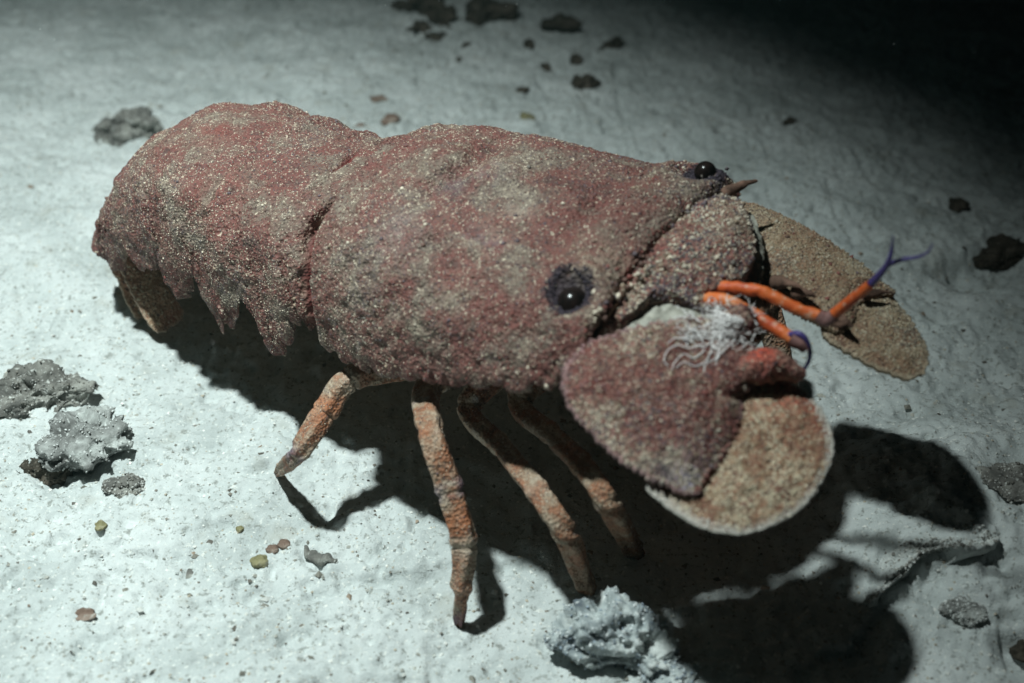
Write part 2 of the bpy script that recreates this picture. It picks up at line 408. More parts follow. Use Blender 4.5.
for c_, rad in zip(POCK, (.0050,.0045)): h = h - .0045*np.exp(-(np.linalg.norm((Vb-c_)*np.array([1.9,.6,.7]), axis=1)/rad)**2)
h = h + .0009*sstep(.16,.0,np.abs(np.sin(tb)))*onc*dors
Vb = Vb + Nb*(h*dors*sstep(0,.6,frb))[:,None]
# colours that belong to the animal
tint = np.zeros((len(Vb),4))
def paint(mask, c):
    mask = np.clip(mask, 0, 1)[:,None]
    tint[:, :3] = np.where(tint[:,3:4] < 1e-4, np.array(c)[None], tint[:, :3]*(1-mask)+np.array(c)[None]*mask)
    tint[:, 3:4] = np.maximum(tint[:, 3:4], mask)
paint(np.exp(-((frb-9.2)/.50)**4)*.97, (.10,.012,.010))
paint(np.exp(-((frb-9.72)/.15)**2)*np.clip(.4+.9*fbm(Vb,150,2,71),0,.8), (.50,.42,.31))
EYES = ((-1,.0945,-.0318), (1,.0990,.0372))
for sy, ex, ey in EYES:
    r_ = np.sqrt((X_-ex)**2+(Y_-ey)**2)
    paint(sstep(.0078,.0048,r_+.0028*fbm(Vb,420,2,5))*dors*.95, (.030,.022,.034))
for c_ in POCK: paint(np.exp(-(np.linalg.norm((Vb-c_)*np.array([1.9,.6,.7]), axis=1)/.0046)**4)*.97, (.12,.010,.010))
paint((1-dors)*.9, (.30,.20,.13))
for (mx, my, rad, colr, st_) in [(455,192,.0045,(.09,.075,.085),.8),(488,182,.0060,(.48,.44,.38),.5),(520,205,.0050,(.46,.40,.32),.4),(440,262,.0060,(.46,.38,.28),.45),
        (502,276,.0045,(.50,.46,.38),.5),(398,228,.0070,(.28,.25,.23),.5),(480,230,.0060,(.24,.22,.25),.45),(360,270,.0060,(.26,.23,.23),.5),(368,305,.0050,(.34,.33,.33),.5),
        (215,130,.0090,(.24,.065,.05),.40),(205,170,.0110,(.23,.07,.055),.40),(150,225,.0080,(.26,.085,.055),.40),(600,240,.0110,(.42,.33,.24),.35)]:
    c_ = unpl(mx, my, (0,0,1), .040 if mx > 340 else .046)
    paint(np.exp(-(np.linalg.norm((Vb-c_)*np.array([1,1,.5]), axis=1)/rad)**2)*st_*np.clip(.7+.8*fbm(Vb,260,2,44),0,1)*dors, colr)
body = part('body', Vb, Fb, M_shell, tint=tint)
# grain on the shell
Nb = normals(Vb, Fb)
wt = dors[Fb].min(1)*(np.abs(frb[Fb[:,0]]-9.15) > .55)*(frb[Fb[:,0]] > .2)
P, f = sample(Vb, Fb, 105000, wt); Nn = Nb[Fb[f,0]]
eyeD = np.minimum(*[np.hypot(P[:,0]-a, P[:,1]-b) for _, a, b in EYES])
keep = (eyeD > .0066) & (np.min([np.linalg.norm((P-c_)*np.array([1.9,.6,.7]), axis=1) for c_ in POCK], axis=0) > .0042); P, Nn = P[keep], Nn[keep]
size = .00013+.00023*rng.random(len(P))**3.5
front = sstep(.06,.1,P[:,0]); size = size*(1+.35*front*rng.random(len(P))**2*2)
size = np.where((rng.random(len(P)) < .010*(.15+front)), rng.uniform(.0005,.0009,len(P)), size)
Vg, Fg, Cg = granules(P, Nn, size, rng.uniform(.5,1.1,len(P)), shell_cols(P, .05-.15*(P[:,0] < -.02)))
o = part('shell_granules', Vg, Fg, M_gran, body, Cg); o['kind'] = 'stuff'

# ---- plates (antenna segments, tail fan, head pieces)
def plate(name, outline, mat, thick=.0035, dome=.003, bend=None, nr=44, na=420, grain=0, fringe=0.0, pale_edge=0.0,
          teeth=0.0, parent=None, edge_col=(.60,.55,.50), gshift=0.0, gpale=0.0, jag=.0006, tints=(), gsz=1.0, pal=None, knobs=0):
    O = curve(outline, na, closed=True); c = O.mean(0)
    # plane of the outline
    u, s, vt = np.linalg.svd(O-c); nrm = vt[2] if vt[2][2] > 0 else -vt[2]
    ang = np.arange(na)/na*2*np.pi
    O0 = O; jagn = jag*fbm(O, 700, 2, 21) + teeth*(np.abs(((np.arange(na)*.25) % 1)-.5)*2-.5)
    dirs = O-c; dirs /= np.linalg.norm(dirs, axis=1, keepdims=True); O = O+dirs*jagn[:,None]
    rr = np.linspace(.0005, 1, nr)**.8
    top = c+((O0-c)[None]+(O-O0)[None]*(rr**14)[:,None,None])*rr[:,None,None] + nrm*(dome*(1-rr**2.6))[:,None,None]
    hh = .0007*fbm(top, 110, 2, 33)+.0004*fbm(top, 420, 2, 36)
    top = top+nrm*(hh*(1-rr[:,None]**8))[...,None]
    rb = rr[::-1]
    bot = c+(O-c)[None]*rb[:,None,None]*.995 + nrm*(dome*(1-rb**2.6)-thick*(1-.55*rb**3))[:,None,None]
    V = np.concatenate([top, bot], 0)
    if bend is not None: V = bend(V)
    r2 = np.concatenate([rr, rb])[:,None]*np.ones((1,na))
    V = V.reshape(-1,3); F = grid_faces(2*nr, na, wrapv=True)
    Nv = normals(V, F)
    if (Nv.reshape(2*nr,na,3)[nr//2] @ nrm).mean() < 0: F = F[:, ::-1]; Nv = -Nv
    tn = np.zeros((len(V),4)); r2 = r2.ravel(); istop = np.concatenate([np.ones(nr*na), np.zeros(nr*na)])
    if pale_edge:
        m = sstep(1-pale_edge, 1, r2+.03*fbm(V, 300, 2, 3))*.85; tn[:, :3] = edge_col; tn[:,3] = m
    for (cc, rad, colr) in tints:
        m = np.exp(-(np.linalg.norm(V-np.asarray(cc), axis=1)/rad)**2)
        tn[:, :3] = np.where(m[:,None] > tn[:,3:4], np.array(colr), tn[:, :3]); tn[:,3] = np.maximum(tn[:,3], m*.85)
    ob = part(name, V, F, mat, parent, tn)
    if grain:
        wtf = istop[Fq(F)].min(1) if False else istop[F].min(1)
        P, f = sample(V, F, grain, wtf); Nn = Nv[F[f,0]]; rp = r2[F[f,0]]
        cols = shell_cols(P, gshift, gpale, pal=pal)
        if pale_edge:
            m = (rng.random(len(P)) < sstep(1-pale_edge, 1, rp)*.9)[:,None]
            cols = np.where(m, np.concatenate([np.array(edge_col)*rng.uniform(.8,1.15,(len(P),1)), np.ones((len(P),1))], 1), cols)
        size = gsz*(.00016+.00032*rng.random(len(P))**3)
        arrs = [granules(P, Nn, size, rng.uniform(.5,1.1,len(P)), cols)]
        if knobs:
            P2, f2 = sample(V, F, knobs, wtf); arrs.append(granules(P2, Nv[F[f2,0]], .0004+.0007*rng.random(knobs)**2, rng.uniform(.5,1.2,knobs), shell_cols(P2, gshift+.05, .03)))
        if fringe:
            k = rng.integers(0, na, int(fringe)); rowi = nr-1
            Pe = V.reshape(2*nr,na,3)[rowi, k]; De = dirs[k]+nrm*rng.uniform(-.4,.4,(len(k),1)); De /= np.linalg.norm(De,axis=1,keepdims=True)
            ce = np.concatenate([np.array(edge_col)*rng.uniform(.6,1.15,(len(k),1)), np.ones((len(k),1))], 1)
            arrs.append(granules(Pe, De, np.full(len(k), .00016), rng.uniform(1.5,5.0,len(k)), ce))
        off = 0; VV, FF, CCc = [], [], []
        for a, b, cx in arrs: VV.append(a); FF.append(b+off); CCc.append(cx); off += len(a)
        g = part('plate_granules', np.vstack(VV), np.vstack(FF), M_gran, ob, np.vstack(CCc)); g['kind'] = 'stuff'
    return ob
def outline_near(pts, dz=0.0): return [unpl(x, y, (.55,-.25,1), .0913+dz) for x, y in pts]
def outline_far(pts, dz=0.0): return [unpl(x, y, (.35,.05,1), .012+.035+dz) for x, y in pts]

# near antenna: the distal shovel under the broad fourth segment
plate('antenna_shovel', outline_near([(648,486),(664,503),(690,521),(718,531),(745,533),(778,522),(806,502),(825,475),(833,450),(829,425),(815,403),(792,384),(765,372),(735,385),(705,420),(672,462)], -.0035),
      M_fin, dome=.0022, thick=.003, grain=14000, fringe=1500, jag=.0003, pale_edge=.15, gshift=.15, gpale=.05, pal=PAL_FIN, edge_col=(.70,.66,.60),
      tints=((unpl(800,392,(.55,-.25,1), .0313+.0565), .010, (.50,.10,.06)),))
plate('antenna_segment', outline_near([(600,338),(577,352),(563,374),(567,400),(588,428),(616,455),(648,477),(680,490),(697,493),(705,478),(716,463),(727,447),(736,428),(741,408),(738,398),(757,383),(766,366),(752,346),(738,328),(700,318),(650,324)]),
      M_plate, dome=.0040, thick=.0038, grain=17000, fringe=700, pale_edge=.05, gshift=-.02, knobs=90, teeth=.0008, edge_col=(.36,.22,.22),
      tints=((unpl(690,482,(.55,-.25,1), .0313+.060), .006, (.36,.34,.42)),))
plate('antenna_knob', outline_near([(716,318),(728,308),(745,306),(757,314),(758,328),(748,338),(730,338),(718,330)], .0015), M_plate, dome=.0050, thick=.004, grain=500, nr=20, na=140, knobs=30)
plate('antenna_lobe', outline_near([(735,372),(742,358),(756,349),(772,348),(786,354),(797,363),(806,372),(800,380),(780,378),(758,382)], .003),
      M_plate, dome=.0035, thick=.004, grain=500, nr=20, na=160, gshift=-.3,
      tints=((unpl(762,351,(.55,-.25,1), .0313+.066), .0045, (.62,.075,.035)),))
# far antenna
plate('antenna_shovel', outline_far([(846,268),(870,276),(888,292),(908,316),(922,338),(928,356),(923,372),(908,378),(885,371),(862,360),(838,345),(822,332),(826,300)], -.003),
      M_far, dome=.0022, thick=.003, grain=7000, fringe=600, pale_edge=.10, gshift=.12, gpale=.04, pal=PAL_FAR, edge_col=(.40,.32,.23))
plate('antenna_segment', outline_far([(744,204),(770,210),(800,224),(832,243),(862,264),(880,280),(893,293),(872,296),(858,304),(852,320),(842,331),(818,322),(792,309),(765,292),(746,278),(740,240)]),
      M_far, dome=.0035, thick=.0036, grain=8000, fringe=300, gshift=.1, gpale=.03, pal=PAL_FAR, knobs=60, teeth=.0008, edge_col=(.30,.22,.16))
# head pieces in front of the carapace
def on_head(pts, z, ax=.30, by=0.0): return [unpl(x, y, (ax,by,1), z+ax*.105) for x, y in pts]
plate('head_plate', on_head([(618,290),(636,258),(664,222),(692,194),(728,192),(748,212),(755,240),(752,265),(728,283),(705,290),(670,295)], .0238),
      M_plate, dome=.0055, thick=.010, grain=5000, nr=26, na=240, gshift=.05, gsz=1.25, knobs=240)
plate('antenna_base', on_head([(588,338),(590,312),(612,284),(655,276),(690,270),(716,279),(722,296),(705,312),(680,307),(645,312),(618,330)], .0200),
      M_plate, dome=.0050, thick=.009, grain=4000, nr=26, na=240, gshift=.1, gsz=1.25, knobs=200)
plate('joint_membrane', on_head([(606,336),(622,318),(650,303),(682,298),(708,308),(716,322),(690,332),(650,334),(625,342)], .0186),
      M_membrane, dome=.0022, thick=.005, nr=20, na=160)
plate('joint_membrane', on_head([(736,212),(752,214),(762,240),(763,268),(757,286),(742,284),(738,250)], .0165),
      M_membrane, dome=.002, thick=.005, nr=20, na=160)
def spine(p0, p1, r, name='spine', mat=M_spine):
    n = 26; t = np.linspace(0,1,n)[:,None]; path = np.asarray(p0)*(1-t)+np.asarray(p1)*t
    path[:,2] += .0008*np.sin(t[:,0]*3)
    V, F = tube(path, r*(1-t[:,0])**.8+.00012, 16); V = V+normals(V,F)*(.0003*fbm(V,420,2,8))[:,None]
    return part(name, V, F, mat)
hz = lambda x, y, z: unpl(x, y, (.30,0,1), z+.0315)
spine(hz(722,196,.024), hz(758,181,.026), .0022)
spine(unpl(862,296,(.35,.05,1),.049), unpl(893,293,(.35,.05,1),.0500), .0016)
spine(unpl(838,318,(.35,.05,1),.050), unpl(852,327,(.35,.05,1),.0515), .0016)
spine(unpl(795,292,(.35,.05,1),.051), unpl(818,298,(.35,.05,1),.053), .0020)
spine(unpl(775,282,(.35,.05,1),.051), unpl(803,289,(.35,.05,1),.055), .0022)
spine(hz(596,322,.018), hz(611,318,.022), .0025)
for k, (x, y) in enumerate(curve([(700,491),(708,476),(718,461),(729,445),(737,428),(741,410)], 13)):
    p_ = unpl(x-3, y-1, (.55,-.25,1), .0905); q_ = unpl(x+4+2*random.random(), y+3+2*random.random(), (.55,-.25,1), .0895)
    spine(p_, q_, .0011+.0004*random.random(), 'tooth', M_plate)
# lumps along the front margin of the carapace
lump = np.array([(600,318),(606,303),(617,292),(628,285),(640,276),(652,264),(661,252),(668,240),(676,228),(686,214),(697,202),(707,190),(713,180)], float)
P = []
for x, y in curve(lump, 190): P.append(hz(x+random.gauss(0,5), y+random.gauss(0,6), .0265+random.uniform(-.001,.002)))
P = np.array(P); Nn = np.tile([[.3,0,1.]], (len(P),1)); Nn /= np.linalg.norm(Nn,axis=1,keepdims=True)
Vg, Fg, Cg = granules(P, Nn, rng.uniform(.0003,.0012,len(P)), rng.uniform(.8,1.5,len(P)), shell_cols(P, .1, .03))
o = part('margin_tubercles', Vg, Fg, M_gran, body, Cg, smooth=True); o['kind'] = 'stuff'

# ---- mouthparts: the solid underside of the head between the antennae
nu, nv = 60, 90; a = np.linspace(.02, np.pi-.02, nu)[:,None]; b_ = np.arange(nv)/nv*2*np.pi
S = np.stack([np.sin(a)*np.cos(b_), np.sin(a)*np.sin(b_), np.cos(a)*np.ones((1,nv))], -1).reshape(-1,3)
Vm = S*np.array([.030,.036,.015])*(1+.10*fbm(S, 2.2, 3, 5)+.05*fbm(S, 9, 2, 8))[:,None]+np.array([.100,.004,-.002])
part('mouthparts', Vm, grid_faces(nu, nv, wrapv=True), M_leg, tint=np.zeros((len(Vm),4)))
# ---- eyes
def surf_z(x, y):
    d = np.hypot(Vb[:,0]-x, Vb[:,1]-y)+(1-dors); return Vb[np.argmin(d),2]
for sy, ex, ey in EYES:
    ez = surf_z(ex, ey)+(.0014 if sy > 0 else -.0034)
    nu, nv = 28, 36; a = np.linspace(.02, np.pi-.02, nu)[:,None]; b_ = np.arange(nv)/nv*2*np.pi
    S = np.stack([np.sin(a)*np.cos(b_), np.sin(a)*np.sin(b_), np.cos(a)*np.ones((1,nv))], -1)
    Vv = (S*(.0034 if sy > 0 else .0050)+np.array([ex,ey,ez])).reshape(-1,3)
    eye = part('eye', Vv, grid_faces(nu, nv, wrapv=True)[:, ::1], M_eye)
    n_ = 460; q = rng.uniform(0, 6.28, n_); rd = .0044+.0026*rng.random(n_)**1.6
    Pq = np.stack([ex+rd*np.cos(q), ey+rd*np.sin(q), 0*q], -1); Pq[:,2] = [surf_z(a, b) for a, b in Pq[:,:2]]
    Nq = np.stack([-.5*np.cos(q), -.5*np.sin(q), np.ones(n_)], -1); Nq /= np.linalg.norm(Nq, axis=1, keepdims=True)
    cq = np.concatenate([np.array([[.022,.016,.024]])*rng.uniform(.6,2.2,(n_,1)), np.ones((n_,1))], 1)
    g = granules(Pq, Nq, rng.uniform(.00018,.00050,n_), rng.uniform(.8,2.0,n_), cq)
    g = part('eye_fringe', g[0], g[1], M_gran, eye, g[2]); g['kind'] = 'stuff'

# ---- antennules
def pipe(name, pts, r0, r1, mat, parent=None, seg=14, n=60, flat=1.0, wob=0.0):
    C_ = curve(pts, n); t = np.linspace(0,1,n); r = r0+(r1-r0)*t
    V, F = tube(C_, r, seg, flat)
    if wob: V = V+wob*fbm(V, 500, 2, 4)[:,None]*normals(V, F)
    return part(name, V, F, mat, parent, np.zeros((len(V),4)))
yy = lambda x, y, v: on_y(x, y, v)
a1 = pipe('antennule', [yy(698,290,-.003), yy(722,287,-.002), yy(745,289,-.001), yy(765,293,0), yy(795,308,.001), yy(824,318,.002)], .0018, .0016, M_antennule, wob=.00025)
pipe('joint', [yy(818,315,.002), yy(826,320,.002), yy(834,315,.003)], .0020, .0018, M_joint, a1, n=16)
pipe('upper_stalk', [yy(831,317,.003), yy(850,301,.004), yy(871,284,.005)], .0016, .0013, M_antennule, a1, n=30)
pipe('flagellum', [yy(869,286,.005), yy(882,272,.005), yy(889,260,.005), yy(892,248,.006), yy(893,236,.006)], .0011, .0002, M_purple, a1, 8)
pipe('flagellum', [yy(869,286,.005), yy(886,267,.006), yy(901,260,.007), yy(918,257,.008), yy(928,252,.008), yy(933,243,.009)], .0009, .00015, M_purple, a1, 8)
pipe('flagellum', [yy(826,319,.002), yy(840,325,.002), yy(849,322,.002)], .0014, .0004, M_spine, a1, 8)
a2 = pipe('antennule', [yy(700,300,-.007), yy(722,300,-.008), yy(745,310,-.008), yy(770,325,-.009), yy(798,342,-.010)], .0020, .0018, M_antennule, wob=.00025)
pipe('joint', [yy(792,338,-.010), yy(801,343,-.010), yy(806,349,-.010)], .0026, .0016, M_joint, a2, n=16)
pipe('flagellum', [yy(790,335,-.010), yy(799,334,-.010), yy(806,340,-.010), yy(810,352,-.010), yy(808,363,-.009), yy(802,371,-.008), yy(795,376,-.008)], .0010, .0003, M_purple, a2, 8)

# ---- white thread-like growth on the near antenna
VV, FF, off = [], [], 0
def thread(pts, r):
    global off
    C_ = curve(pts, 26); V_, F_ = tube(C_, r*np.linspace(1,.55,26)*(1+.25*fbm(C_,900,1,3)), 6); VV.append(V_); FF.append(F_+off); off += len(V_)
c0 = (715,328)
def gz(x, y): return .0955-.0014+.0042*math.exp(-((x-735)/16)**2-((y-320)/11)**2)
def grow(x, y, ang, steps, rad, depth):
    pts = []
    for s_ in range(steps):
        pts.append(unpl(x, y, (.55,-.25,1), gz(x, y)+random.uniform(0,.0009)))
        ang += random.uniform(-.95,.95); st = random.uniform(2.5,4.5); x += st*math.cos(ang); y += .8*st*math.sin(ang)
        if depth and s_ > 0 and random.random() < .55: grow(x, y, ang+random.choice((-1,1))*random.uniform(.5,1.2), max(3, steps-s_), rad*.8, depth-1)
    if len(pts) > 2: thread(pts, rad)
for k in range(26):
    grow(random.gauss(736,9), random.gauss(322,6), random.uniform(1.9,4.0), random.randint(5,9), random.uniform(.00014,.00024), 2)
for k in range(20):
    grow(random.gauss(710,16), random.gauss(338,7), random.uniform(1.5,4.2), random.randint(5,8), random.uniform(.00012,.00020), 2)
for pts in ([(700,345),(688,348),(678,345),(668,350),(664,360),(668,366)],[(705,350),(694,358),(684,354),(675,362),(672,370)],[(712,350),(705,362),(694,366),(684,362),(676,368)],
            [(720,348),(716,358),(706,364),(704,372)],[(730,345),(722,352),(716,362),(720,370)],[(690,340),(676,338),(668,343)],[(735,312),(745,308),(752,315),(757,325)]):
    thread([unpl(x, y, (.55,-.25,1), .0313+.0643) for x, y in pts], .00019)
o = part('white_thread_growth', np.vstack(VV), np.vstack(FF), M_thread, root); o['kind'] = 'stuff'
o['label'] = 'tangle of thin white threads growing on the near antenna'

# ---- legs
def leg(pts, radii, tints, seed, flat=.8, name='leg'):
    n = 150; q = np.linspace(0, len(pts)-1, n)
    C_ = curve(pts, n); r = np.interp(q, np.arange(len(pts)), radii)
    jn = np.zeros(n)
    for j in range(1, len(pts)-1): jn += .12*np.exp(-((q-j+.07)/.09)**2)-.15*np.exp(-((q-j-.05)/.035)**2)
    r = r*(1+jn)
    V, F = tube(C_, r, 26, flat); qq = np.concatenate([np.repeat(q, 26), [q[0], q[-1]]])
    Nv = normals(V, F); aa = np.concatenate([np.tile(np.arange(26)/26*2*np.pi, n), [0,0]]); V = V+Nv*(.0005*np.cos(4*aa+.6)+.00022*fbm(V, 160, 2, seed)+.00014*fbm(V, 520, 2, seed+3))[:,None]
    tn = np.zeros((len(V),4)); tints = list(tints)+[(q[-1], .22, (.06,.045,.06), .95)]
    for (qa, wd, colr, st) in tints:
        m = np.exp(-((qq-qa)/wd)**2)*st*np.clip(.75+.9*fbm(V, 170, 2, seed+7), 0, 1.15); tn[:, :3] = np.where(m[:,None] > tn[:,3:4], np.array(colr), tn[:, :3]); tn[:,3] = np.maximum(tn[:,3], m)
    ob = part(name, V, F, M_leg, None, tn)
    Q = np.stack([F[:,0],F[:,1],F[:,2],F[:,2]],-1); P, f = sample(V, Q, 1500); cl = shell_cols(P, .3, .1)
    g = granules(P, Nv[F[f,0]], .00013+.00018*rng.random(len(P)), np.full(len(P),.6), cl)
    gg = part('leg_granules', g[0], g[1], M_gran, ob, g[2]); gg['kind'] = 'stuff'
    return ob
def gnd(px, py, dz=.0):
    g = ground(px, py)
    for _ in range(3): g = ground(px, py, ground_h(g[0], g[1])+dz)
    return toL(g)
def hgt(px, py, z): return toL(ground(px, py, z))
PUR, TAN, ORG, BRN = (.13,.11,.19), (.44,.36,.28), (.44,.16,.07), (.20,.10,.05)
leg([(.028,-.012,-.010), yy(412,365,-.030), hgt(352,378,.046), hgt(325,412,.038), hgt(299,452,.030), hgt(284,468,.012), gnd(277,474,-.001)],
    [.0060,.0044,.0042,.0039,.0035,.0024,.0009], [(4,.14,PUR,.8),(5.2,.5,TAN,.8),(3,.4,ORG,.55),(2.1,.25,TAN,.6)], 101)
leg([(.044,-.012,-.012), yy(432,384,-.036), hgt(430,428,.054), hgt(450,490,.040), hgt(464,543,.026), hgt(461,590,.012), gnd(459,627,-.001)],
    [.0060,.0046,.0037,.0040,.0037,.0030,.0012], [(3,.14,PUR,.75),(4.05,.22,TAN,.8),(5.75,.28,PUR,.85),(3.5,.3,ORG,.6),(2.3,.4,ORG,.4),(5,.4,TAN,.5)], 111)
leg([(.058,-.012,-.012), yy(470,405,-.034), yy(502,447,-.045), yy(540,495,-.056), yy(566,535,-.060), gnd(586,586,.003), gnd(591,596,-.001)],
    [.0056,.0038,.0033,.0036,.0036,.0029,.0012], [(3,.14,TAN,.7),(5,1.2,BRN,.5)], 121)
leg([(.072,-.010,-.012), yy(520,400,-.028), yy(552,435,-.036), yy(583,466,-.044), yy(610,507,-.050), gnd(634,550,.003), gnd(641,559,-.001)],
    [.0056,.0038,.0033,.0036,.0036,.0029,.0012], [(3,.14,BRN,.7),(5,1.2,BRN,.5)], 131)
for k, (bx, kx, fx) in enumerate([(.028,.020,-.015),(.044,.048,.055),(.058,.070,.085),(.072,.085,.105)]):
    fy = .088-.006*k; wz = LT + LR @ np.array([fx, fy, 0]); 
    zz = -(LT[2]+LR[2,0]*fx+LR[2,1]*fy-ground_h(wz[0], wz[1]))/LR[2,2]
    ft = np.array([fx, fy, zz]); kn = np.array([kx, .066, -.020])
    leg([(bx,.012,-.011), ((bx+kx)/2,.036,-.012), kn, kn*.6+ft*.4+np.array([0,.006,0]), kn*.25+ft*.75, ft],
        [.0076,.0060,.0056,.0056,.0046,.0018], [(2,.14,PUR,.6),(3,.4,ORG,.5)], 141+10*k)

# ---- tail fan folded down and under
def fan(pts, name, col_edge=(.40,.30,.22), **kw):
    plate(name, pts, M_fin, thick=.0020, dome=.0012, nr=22, na=200, grain=250, fringe=120, pale_edge=.1, edge_col=col_edge, gshift=.1, **kw)
def hang(x0, z0, y0, y1, x1, z1, sp):
    return [(x0,y0,z0),(x0,(y0+y1)/2,z0),(x0,y1,z0),((x0+x1)/2,y1+sp*.7,(z0+z1)/2),(x1,y1+sp,z1*.9+z0*.1),(x1,(y0+y1)/2+sp*.6,z1),(x1,y0+sp*.2,z1*.95+z0*.05),((x0+x1)/2,y0,(z0+z1)/2)]
fan(hang(-.160,-.006,-.010,.010,-.150,-.0365,0), 'telson')
fan(hang(-.150,-.004,-.012,-.022,-.140,-.0385,-.006), 'uropod')
fan(hang(-.138,-.002,-.016,-.025,-.122,-.0375,-.008), 'uropod')
fan(hang(-.150,-.004,.012,.022,-.140,-.0395,.006), 'uropod')
fan(hang(-.138,-.002,.016,.025,-.122,-.0400,.008), 'uropod')

# ------------------------------------------------------------------ rocks, rubble and shells
def rock_material(name, a, b, c3, speck=(.6,.62,.58)):
    m, t, bs = mat_base(name, .9, .15); co = coords(t)
    c = ramp(t, noise(t, co, 90, 5, .65), [(.34,a), (.50,b), (.66,c3)])
    c = mix(t, ramp(t, noise(t, co, 500, 3, .6), [(.60,(0,0,0)), (.68,(.8,.8,.8))]), c, speck)
    t.links.new(c, bs.inputs['Base Color']); bump(t, bs, noise(t, co, 700, 4, .7), .7, .001)
    return m
M_grey = rock_material('grey_rock', (.07,.07,.065), (.17,.165,.15), (.32,.32,.29))
M_pale = rock_material('pale_rock', (.09,.09,.085), (.24,.245,.235), (.42,.44,.42), (.6,.62,.6))
M_dark = rock_material('dark_rubble', (.030,.028,.022), (.065,.055,.042), (.12,.10,.08), (.2,.18,.15))
M_olive = rock_material('olive_pebble', (.13,.12,.06), (.24,.22,.12), (.32,.29,.18), (.4,.38,.3))
M_brown = rock_material('brown_pebble', (.10,.065,.05), (.20,.14,.11), (.30,.24,.2), (.42,.4,.36))
M_sandrock = rock_material('sand_crust', (.36,.38,.36), (.48,.51,.50), (.58,.60,.58))
M_bluish = rock_material('bluish_crust', (.12,.14,.16), (.38,.42,.42), (.60,.63,.61), (.76,.78,.77))
def ico(sub):
    import bmesh
    bm = bmesh.new(); bmesh.ops.create_icosphere(bm, subdivisions=sub, radius=1)
    V = np.array([v.co[:] for v in bm.verts]); F = np.array([[v.index for v in f.verts] for f in bm.faces]); bm.free(); return V, F
ICO = {s: ico(s) for s in (3,4,5,6)}
def rock(name, label, px, py, wpx, hratio, mat, seed, cat='rock', depth=None, sub=5, rough=.35, pits=0.0, sink=.35, yaw=0.0, group=None, fine=.08, under=0.0):
    g = ground(px, py)
    for _ in range(3): g = ground(px, py, ground_h(g[0], g[1]))
    dist = np.linalg.norm(g-CC); rx = wpx*dist/FPX/2; ry = rx if depth is None else rx*depth; rz = rx*hratio
    V, F = ICO[sub]; D = V.copy()
    rr = 1+rough*fbm(D+seed*7.1, 1.3, 2, seed)
    V = D*rr[:,None]*np.array([rx,ry,rz]); rm = min(rx,ry,rz)
    Nr = normals(V, F); U = V/rm+seed*3.7
    dd = rough*.55*fbm(U, .9, 3, seed+2, .55)+fine*(1.2*np.abs(fbm(U, 2.6, 2, seed+4))-.4+.5*fbm(U, 7, 2, seed+6))
    if pits: dd = dd-pits*sstep(.25,.6,vnoise(U*1.1, seed+9))-pits*.6*sstep(.3,.6,vnoise(U*2.6, seed+11))
    V = V+Nr*(dd*rm)[:,None]; kx = 1-under*sstep(.15*rz, -.45*rz, V[:,2]); V[:,0] *= kx; V[:,1] *= kx; c, s = math.cos(yaw), math.sin(yaw)
    V = np.stack([V[:,0]*c-V[:,1]*s, V[:,0]*s+V[:,1]*c, V[:,2]], -1)
    o = link_mesh(name, V, F, mat)
    o.location = (g[0], g[1], ground_h(g[0], g[1])+rz*(1-2*sink)*.9)
    o['label'] = label; o['category'] = cat
    if group: o['group'] = group
    if wpx > 30:
        Nr = normals(V, F); k = rng.integers(0, len(V), int(wpx*16)); pl = np.array(GRIT[mat.name])
        cl = np.concatenate([pl[rng.integers(0,len(pl),len(k))]*rng.uniform(.7,1.2,(len(k),1)), np.ones((len(k),1))], 1)
        g = granules(V[k]+rng.normal(0,.0002,(len(k),3)), Nr[k], .0002+.00045*rng.random(len(k))**2.5, rng.uniform(.6,1.4,len(k)), cl)
        gg = link_mesh('encrusting_grit', g[0], g[1], M_gran, o, g[2]); gg['kind'] = 'stuff'
    return o
GRIT = {'grey_rock': [(.3,.3,.28),(.16,.15,.13),(.5,.5,.47)], 'pale_rock': [(.5,.52,.5),(.66,.68,.66),(.3,.3,.28)],
        'dark_rubble': [(.05,.045,.035),(.1,.09,.07)], 'bluish_crust': [(.6,.65,.66),(.75,.78,.78),(.3,.36,.42)]}
rock('rock', 'grey rock with dark holes behind the lobster tail', 126, 138, 62, .62, M_grey, 3, pits=.28, depth=.8, yaw=.4)
rock('rock', 'rounded grey rock by the left edge beside the dark-based rock', 36, 394, 80, .48, M_grey, 8, depth=.75, sink=.4, pits=.25, fine=.2)
rock('rock', 'pale crusty rock with a dark hollow side among left rocks', 84, 448, 92, .46, M_pale, 12, depth=.8, pits=.5, sink=.28, yaw=.5, fine=.2, under=.35)
rock('rock', 'dark jagged stone tucked against the pale crusty rock', 52, 474, 58, .5, M_dark, 15, depth=.7, pits=.25)
rock('rock', 'small flat grey stone below the pale crusty rock', 126, 487, 44, .28, M_grey, 17, depth=.6, sink=.45)
rock('coral_rock', 'bluish white pitted coral rock in front of the lobster legs', 606, 652, 132, .52, M_bluish, 22, depth=.62, sub=6, pits=.42, rough=.22, fine=.20, sink=.24, under=.45)
rock('coral_rock', 'small pale coral lump beside the pitted coral rock', 668, 676, 50, .45, M_bluish, 25, depth=.8, sub=5, pits=.25, fine=.16)
rock('rock', 'rough grey rubble lump at the right edge by the shadow tip', 1012, 486, 62, .35, M_grey, 31, depth=.8, pits=.35, sink=.45)
rock('rock', 'long dark rock lying in a hollow at the right edge', 1000, 262, 76, .26, M_dark, 35, depth=.45, yaw=.45, sink=.4)
rock('rock', 'dark stone at the right edge near the sand ledge', 1022, 655, 22, .6, M_dark, 37)
rock('stone', 'flat pale stone below the sand ledge', 968, 600, 40, .3, M_pale, 39, depth=.7, sink=.45, cat='stone')
